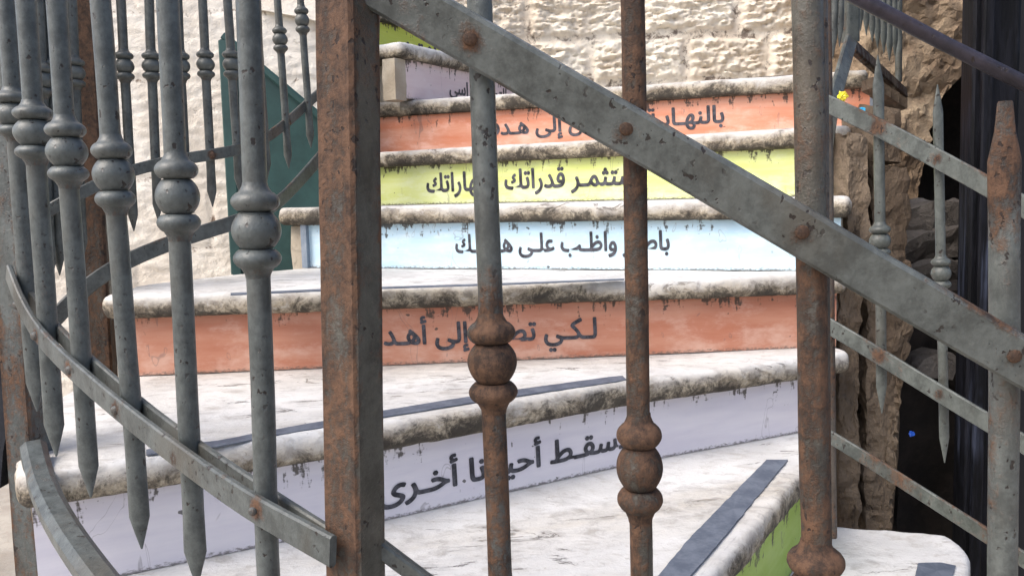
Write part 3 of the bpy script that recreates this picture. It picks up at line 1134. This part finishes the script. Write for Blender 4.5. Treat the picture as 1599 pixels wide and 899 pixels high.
flat_rail(cl, [(x, y, d - dd) for x, y, d in FRL], 39, .007, 'iron_left', rivl, 7.5, edge=.35, rmat='iron_left')
BKL = [(30, 445, 1.10), (89, 518, 1.03), (128, 556, .95), (191, 612, .90), (277, 681, .81), (397, 764, .70), (500, 832, .645), (530, 850, .635)]
flat_rail(cl, [(x, y, d + dd) for x, y, d in BKL], 34, .007, 'iron_left', edge=.35)
mp = MB()
mp.post(on_y(-4, -60, 1.17), on_y(68, 985, 1.17), .048, .048, math.radians(-12), (.42, .25, .2, .2))
mp.build('post', M['iron_left'], cl, True, 30)
lr = MB()
lr.sweep([on_y(52, 700, 1.13), on_y(58, 735, 1.10), on_y(72, 775, 1.03), on_y(98, 825, .95), on_y(130, 872, .88), on_y(170, 925, .82), on_y(240, 1010, .75)], .030, .034, None, (), 0, .05)
lr.build('bottom_rail', M['iron_left'], cl, True, 30)

# ------------------------------------------------------------------ thin railing behind, up the left side
br = thing('iron_railing', Vector((-.8, 2.0, 1.25)), 'thin railing behind at left whose bars end in small spear tips below two flat bars', 'railing', 'wrought iron railings round the stair')
BB = [((58, -60), (80, 436), 1.72, 7.5, (99, 152)), ((72, -60), (93, 430), 1.74, 7.5, (91, 146)), ((109, -60), (129, 405), 1.77, 7.5, (90, 138)),
      ((185, -60), (209, 361), 1.86, 7, (80, 127)), ((230, -60), (247, 345), 1.88, 7, (81, 126)), ((274, -60), (293, 334), 1.9, 7, (81, 126)),
      ((313, -60), (332, 323), 1.93, 6.6, (79, 123)), ((351, -60), (375, 302), 1.97, 6.6, (79, 123)), ((393, -60), (416, 286), 2.05, 8, None), ((429, -60), (451, 263), 2.2, 5.6, (42, 82)), ((465, -60), (486, 231), 2.3, 5.4, (11, 53))]
for a, b_, d, r, kn in BB:
    baluster(br, a, b_, d, r, kn, tip1=True, mat='iron_back')
UR = [(60, 338, 1.72), (90, 320, 1.74), (150, 289, 1.78), (205, 264, 1.86), (290, 247, 1.9), (372, 236, 1.97), (425, 211, 2.17), (460, 181, 2.28), (500, 144, 2.4), (575, 76, 2.47)]
flat_rail(br, [(x, y, d - .03) for x, y, d in UR], 17, .008, 'iron_back', [(208, 263, 1.83), (332, 242, 1.90), (450, 191, 2.21)], 4.5, edge=.3)
LR = [(78, 505, 1.73), (128, 452, 1.78), (165, 422, 1.8), (210, 401, 1.84), (260, 381, 1.88), (315, 363, 1.92), (372, 346, 1.97), (430, 322, 2.15), (466, 285, 2.28), (510, 235, 2.4), (575, 160, 2.47)]
flat_rail(br, [(x, y, d - .03) for x, y, d in LR], 23, .009, 'iron_back', edge=.45)
np_ = MB()
np_.post(on_y(124, -60, 1.84), on_y(160, 600, 1.84), .058, .058, math.radians(14), (.75, .6, .4, .4))
np_.build('post', M['iron_rusty'], br, True, 30)
np2 = MB()
np2.post(on_y(585, -60, 2.5), on_y(575, 240, 2.5), .042, .042, math.radians(4), (.35, .3, .2, .2))
np2.build('end_post', M['pipe'], br, True, 30)

# ------------------------------------------------------------------ railing behind at the right
rr = thing('iron_railing', Vector((.68, 1.3, .9)), 'slender railing at lower right with three pale sloping flat bars and two spear-tipped balusters', 'railing', 'wrought iron railings round the stair')
dl = lambda x: 1.42 - (x - 1290) / 300 * .30
baluster(rr, (1371, 86), (1377, 645), dl(1371), 7.8, (350, 402), True, True, 'iron_right', tipk=1.6)
baluster(rr, (1464, 132), (1475, 722), dl(1464), 7.2, (401, 452), True, True, 'iron_right', tipk=1.6)
for pts, w, rv, bs in (([(1288, 160), (1372, 199), (1466, 249), (1548, 294), (1640, 346)], 29, [(1372, 199), (1466, 249)], 0),
                       ([(1290, 506), (1376, 557), (1470, 616), (1548, 662), (1640, 718)], 29, [(1376, 557), (1470, 616)], 0),
                       ([(1290, 678), (1376, 730), (1470, 790), (1548, 840), (1640, 900)], 25, [], .35)):
    flat_rail(rr, [(x, y, dl(x) - .014) for x, y in pts], w, .006, 'iron_right', [(x, y, dl(x) - .014) for x, y in rv], 4.5, edge=.5, base=bs)
b_ = MB()
b_.shaft(on_y(1289, -60, 1.44), on_y(1299, 838, 1.44), 8 * 1.44 / FPX)
b_.build('post', M['iron_brown'], rr)

# railing going up at the far right, seen end on
ur = thing('iron_railing', Vector((1.0, 2.5, 1.7)), 'small railing at upper right, seen end on, with a row of hanging spear tips', 'railing', 'wrought iron railings round the stair')
b_ = MB(); b_.post(on_y(1330, -80, 2.2), on_y(1328, 66, 2.2), .038, .03, .2, (.1, .3, .2, .2)); b_.build('post', M['iron_right'], ur)
flat_rail(ur, [(1331, 56, 2.2), (1313, 118, 2.1), (1296, 178, 2.0), (1286, 250, 1.95)], 24, .012, 'iron_right', edge=.2, wdir=Vector((0, 1, .3)))
flat_rail(ur, [(1330, 72, 2.24), (1368, 106, 2.5), (1412, 146, 2.85)], 20, .02, 'iron_brown', edge=.5, wdir=Vector((-.3, 1, -.2)))
b_ = MB(); b_.shaft(on_y(1404, -80, 2.86), on_y(1403, 128, 2.86), 5 * 2.86 / FPX); b_.build('post', M['iron_right'], ur)
for i, (x, y) in enumerate(((1344, 49), (1353, 56), (1362, 66), (1370, 76), (1380, 84), (1389, 96), (1397, 88))):
    baluster(ur, (x - 1, -80), (x, y), 2.3 + .08 * i, 4.4, None, tip1=True, mat='iron_right', tipk=1.5)
for x, y in ((1301, 92), (1311, 74)):
    baluster(ur, (x + 4, -80), (x, y), 2.1, 5, None, tip1=True, mat='iron_back', tipk=1.8)

# ------------------------------------------------------------------ other things
# green sheet beside the stair
gs = MB()
pg = [on_y(x, y, 2.44) for x, y in ((343, 62), (350, 60), (540, 218), (540, 430), (364, 430))]
gs.rings([pg, [p + Vector((0, .012, 0)) for p in pg]])
gsr = thing('metal_sheet', on_y(440, 430, 2.44), 'dark green painted metal sheet with a sloping top edge, behind the left bars', 'metal sheet')
gs.build('panel', M['green'], gsr, False)
gb = MB()
gb.sweep([on_y(349, 56, 2.43), on_y(545, 220, 2.43)], .022, .02, None, nw=2)
gb.sweep([on_y(351, 64, 2.426), on_y(371, 428, 2.426)], .036, .02, Vector((0, 1, 0)), nw=2)
gb.build('frame', M['green'], gsr, True, 30)

# ledge block on the left wall
lb = MB()
lb.rocky([on_y(x, y, 2.62) for x, y in ((402, -70), (520, -70), (520, 40), (492, 32), (470, 26), (402, 14))], .3, .05, .006, 9, 2)
tag(lb.build('stone_block', M['wall_left']), 'projecting smooth stone block high on the left wall beside the rusty corner post', 'stone block')

# bedrock at the right, with a cave below
rk = MB()
rk.rocky([on_y(x, y, 2.95) for x, y in ((1415, -90), (1640, -90), (1640, 60), (1530, 84), (1500, 100), (1480, 130), (1462, 165), (1446, 192), (1425, 217), (1420, 300), (1416, 380), (1380, 380), (1385, 200), (1380, 120), (1352, 120), (1352, -90))], .7, .03, .035, 6, 3.3)
tag(rk.build('bedrock', M['rock'], None, True, 18), 'tan overhanging bedrock at upper right above the black hollow', 'rock face')

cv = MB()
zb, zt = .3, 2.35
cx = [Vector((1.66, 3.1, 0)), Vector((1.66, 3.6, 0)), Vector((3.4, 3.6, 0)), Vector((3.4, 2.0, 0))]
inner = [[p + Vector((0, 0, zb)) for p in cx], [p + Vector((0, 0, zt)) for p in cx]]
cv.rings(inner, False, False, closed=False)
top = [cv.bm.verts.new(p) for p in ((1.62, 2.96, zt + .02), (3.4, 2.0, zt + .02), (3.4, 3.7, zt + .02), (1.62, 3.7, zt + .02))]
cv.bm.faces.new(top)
tag(cv.build('hollow', M['soil'], None, False), 'earth hollow under the bedrock at right, its shade put into black colour', 'cave')

pr_ = MB()
def prp(d, *px): return [on_y(x, y, d) for x, y in px]
pr_.rocky(prp(1.93, (1362, 250), (1414, 262), (1418, 340), (1412, 420), (1362, 420)), .2, .018, .016, 14, 1)
pr_.rocky(prp(1.90, (1326, 205), (1356, 215), (1358, 340), (1350, 420), (1322, 420)), .2, .018, .014, 14, 2)
pr_.rocky(prp(1.88, (1312, 415), (1344, 415), (1341, 640), (1338, 830), (1312, 830)), .3, .018, .015, 14, 3)
pr_.rocky(prp(1.92, (1356, 410), (1418, 412), (1420, 540), (1400, 640), (1385, 700), (1390, 835), (1352, 835)), .3, .018, .022, 12, 4)
pr_.rocky(prp(1.95, (1366, 160), (1405, 172), (1410, 255), (1366, 250)), .2, .035, .014, 12, 5)
pr_.rocky(prp(2.06, (1300, 420), (1420, 420), (1392, 840), (1300, 840)), .3, .05, .01, 10, 5)
tag(pr_.build('stone_pier', M['pier'], None, True, 18), 'brown rubble stone pier at the right ends of the steps', 'stone pier')

# row of small edging stones at the top of the pier
for i in range(4):
    e_ = MB()
    x, y = 1366 + i * 13, 128 + i * 9
    e_.rocky(prp(2.2 + i * .02, (x, y - 8), (x + 12, y - 1), (x + 12, y + 15), (x, y + 8)), .08, .02, .003, 20, i)
    tag(e_.build('edging_stone', M['pier'], None, True, 18), ['small brown edging stone nearest the stair', 'second small edging stone out from the stair', 'third small edging stone out from the stair', 'small edging stone touching the bedrock'][i] + ', in the slanting row above the pier', 'edging stone', 'edging stones above the pier')

for i, (d, px, am, lab) in enumerate((
        (2.35, ((1412, 330), (1440, 318), (1475, 312), (1505, 318), (1512, 345), (1460, 355), (1414, 366)), .02, 'long grey rubble stone, upper one of two stacked in the hollow'),
        (2.25, ((1412, 385), (1450, 365), (1512, 352), (1515, 398), (1470, 404), (1412, 410)), .02, 'wedge-shaped grey rubble stone lying beneath the long one in the hollow'),
        (2.2, ((1424, 420), (1470, 412), (1515, 405), (1515, 450), (1430, 462)), .02, 'rubble stone behind the sloping flat bar, lowest of the stack in the hollow'),
        (2.0, ((1428, 582), (1444, 562), (1466, 552), (1490, 556), (1486, 592), (1450, 586)), .012, 'pale grey stone standing alone in the dark beneath the sloping bar'))):
    s_ = MB()
    s_.rocky(prp(d, *px), .25, .03, am, 9, i * 2.2)
    tag(s_.build('rubble_stone', M['rubble'], None, True, 18), lab, 'stone', 'rubble stones in the hollow')

# heap of dark earth that carries the stones
hp = MB()
hp.rocky(prp(2.1, (1400, 470), (1470, 462), (1560, 450), (1640, 450), (1640, 1000), (1400, 1000)), 1.2, .1, .04, 4, 6)
tag(hp.build('earth_bank', M['soil']), kind='structure')

# dark timber post and black boards added for the darkness at right
tp = thing('timber_post', on_y(1520, 1000, 1.85), 'blue-black weathered timber post, bluish sheen put in its colour, standing at right behind the spear-topped bar', 'post')
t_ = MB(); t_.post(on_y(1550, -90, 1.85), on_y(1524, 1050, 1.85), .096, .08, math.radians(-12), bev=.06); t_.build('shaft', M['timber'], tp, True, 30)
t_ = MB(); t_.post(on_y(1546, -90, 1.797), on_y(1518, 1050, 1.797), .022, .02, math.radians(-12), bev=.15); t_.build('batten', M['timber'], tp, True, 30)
bd = thing('added_dark_boards', Vector((1.8, 2.0, .2)), 'black boards added to stand for the darkness at the right edge behind the timber post', 'added backdrop')
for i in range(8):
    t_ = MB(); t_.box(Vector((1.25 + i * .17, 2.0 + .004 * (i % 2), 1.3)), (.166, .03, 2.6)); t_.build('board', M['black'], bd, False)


# handrail pipe
hr = thing('handrail', on_y(1600, 132, 1.25), 'dark violet-brown pipe handrail sloping down at the upper right corner', 'handrail')
t_ = MB(); t_.tube([on_y(1270, -45, 1.27), on_y(1335, -5, 1.26), on_y(1470, 66, 1.25), on_y(1600, 131, 1.24), on_y(1700, 180, 1.23)], 11 * 1.25 / FPX); t_.build('pipe', M['pipe'], hr)

# litter tied to the railing
def crumple(name, px, py, d, rpx, mat, label, seed, sx=1.0):
    b = MB()
    bmesh.ops.create_icosphere(b.bm, subdivisions=4, radius=1)
    c = on_y(px, py, d)
    r = rpx * d / FPX
    for v in b.bm.verts:
        n = v.co.normalized()
        k = 1 + .35 * fbm(n * 1.6 + Vector((seed, 0, 0)), 3) - .45 * abs(noise.noise(n * 2.6 + Vector((0, seed, 0)))) - .2 * abs(noise.noise(n * 6 + Vector((0, 0, seed))))
        v.co = c + Vector((n.x * sx, n.y * .7, n.z)) * r * k
    return tag(b.build(name, mat, None, True, 25), label, 'litter')


crumple('candy_wrapper', 1316, 150, 2.0, 8, M['wrap_y'], 'crumpled yellow wrapper caught on the small railing at right', 2)
crumple('plastic_scrap', 1342, 177, 2.0, 9, M['wrap_b'], 'crumpled sky blue plastic scrap caught above the pale flat bar', 5, 1.5)
crumple('plastic_scrap', 1424, 677, 1.9, 5, M['wrap_d'], 'tiny bright blue scrap lying in the dark at lower right', 9)

# black cloth at the left edge
bc = MB()
bc.rocky([on_y(x, y, 1.16) for x, y in ((-80, 468), (4, 468), (9, 560), (12, 660), (4, 705), (0, 760), (-80, 770))], .03, .03, .006, 12, 4)
tag(bc.build('hanging_cloth', M['cloth'], None, True, 60), 'black cloth hanging at the far left edge beside the grey post', 'cloth')
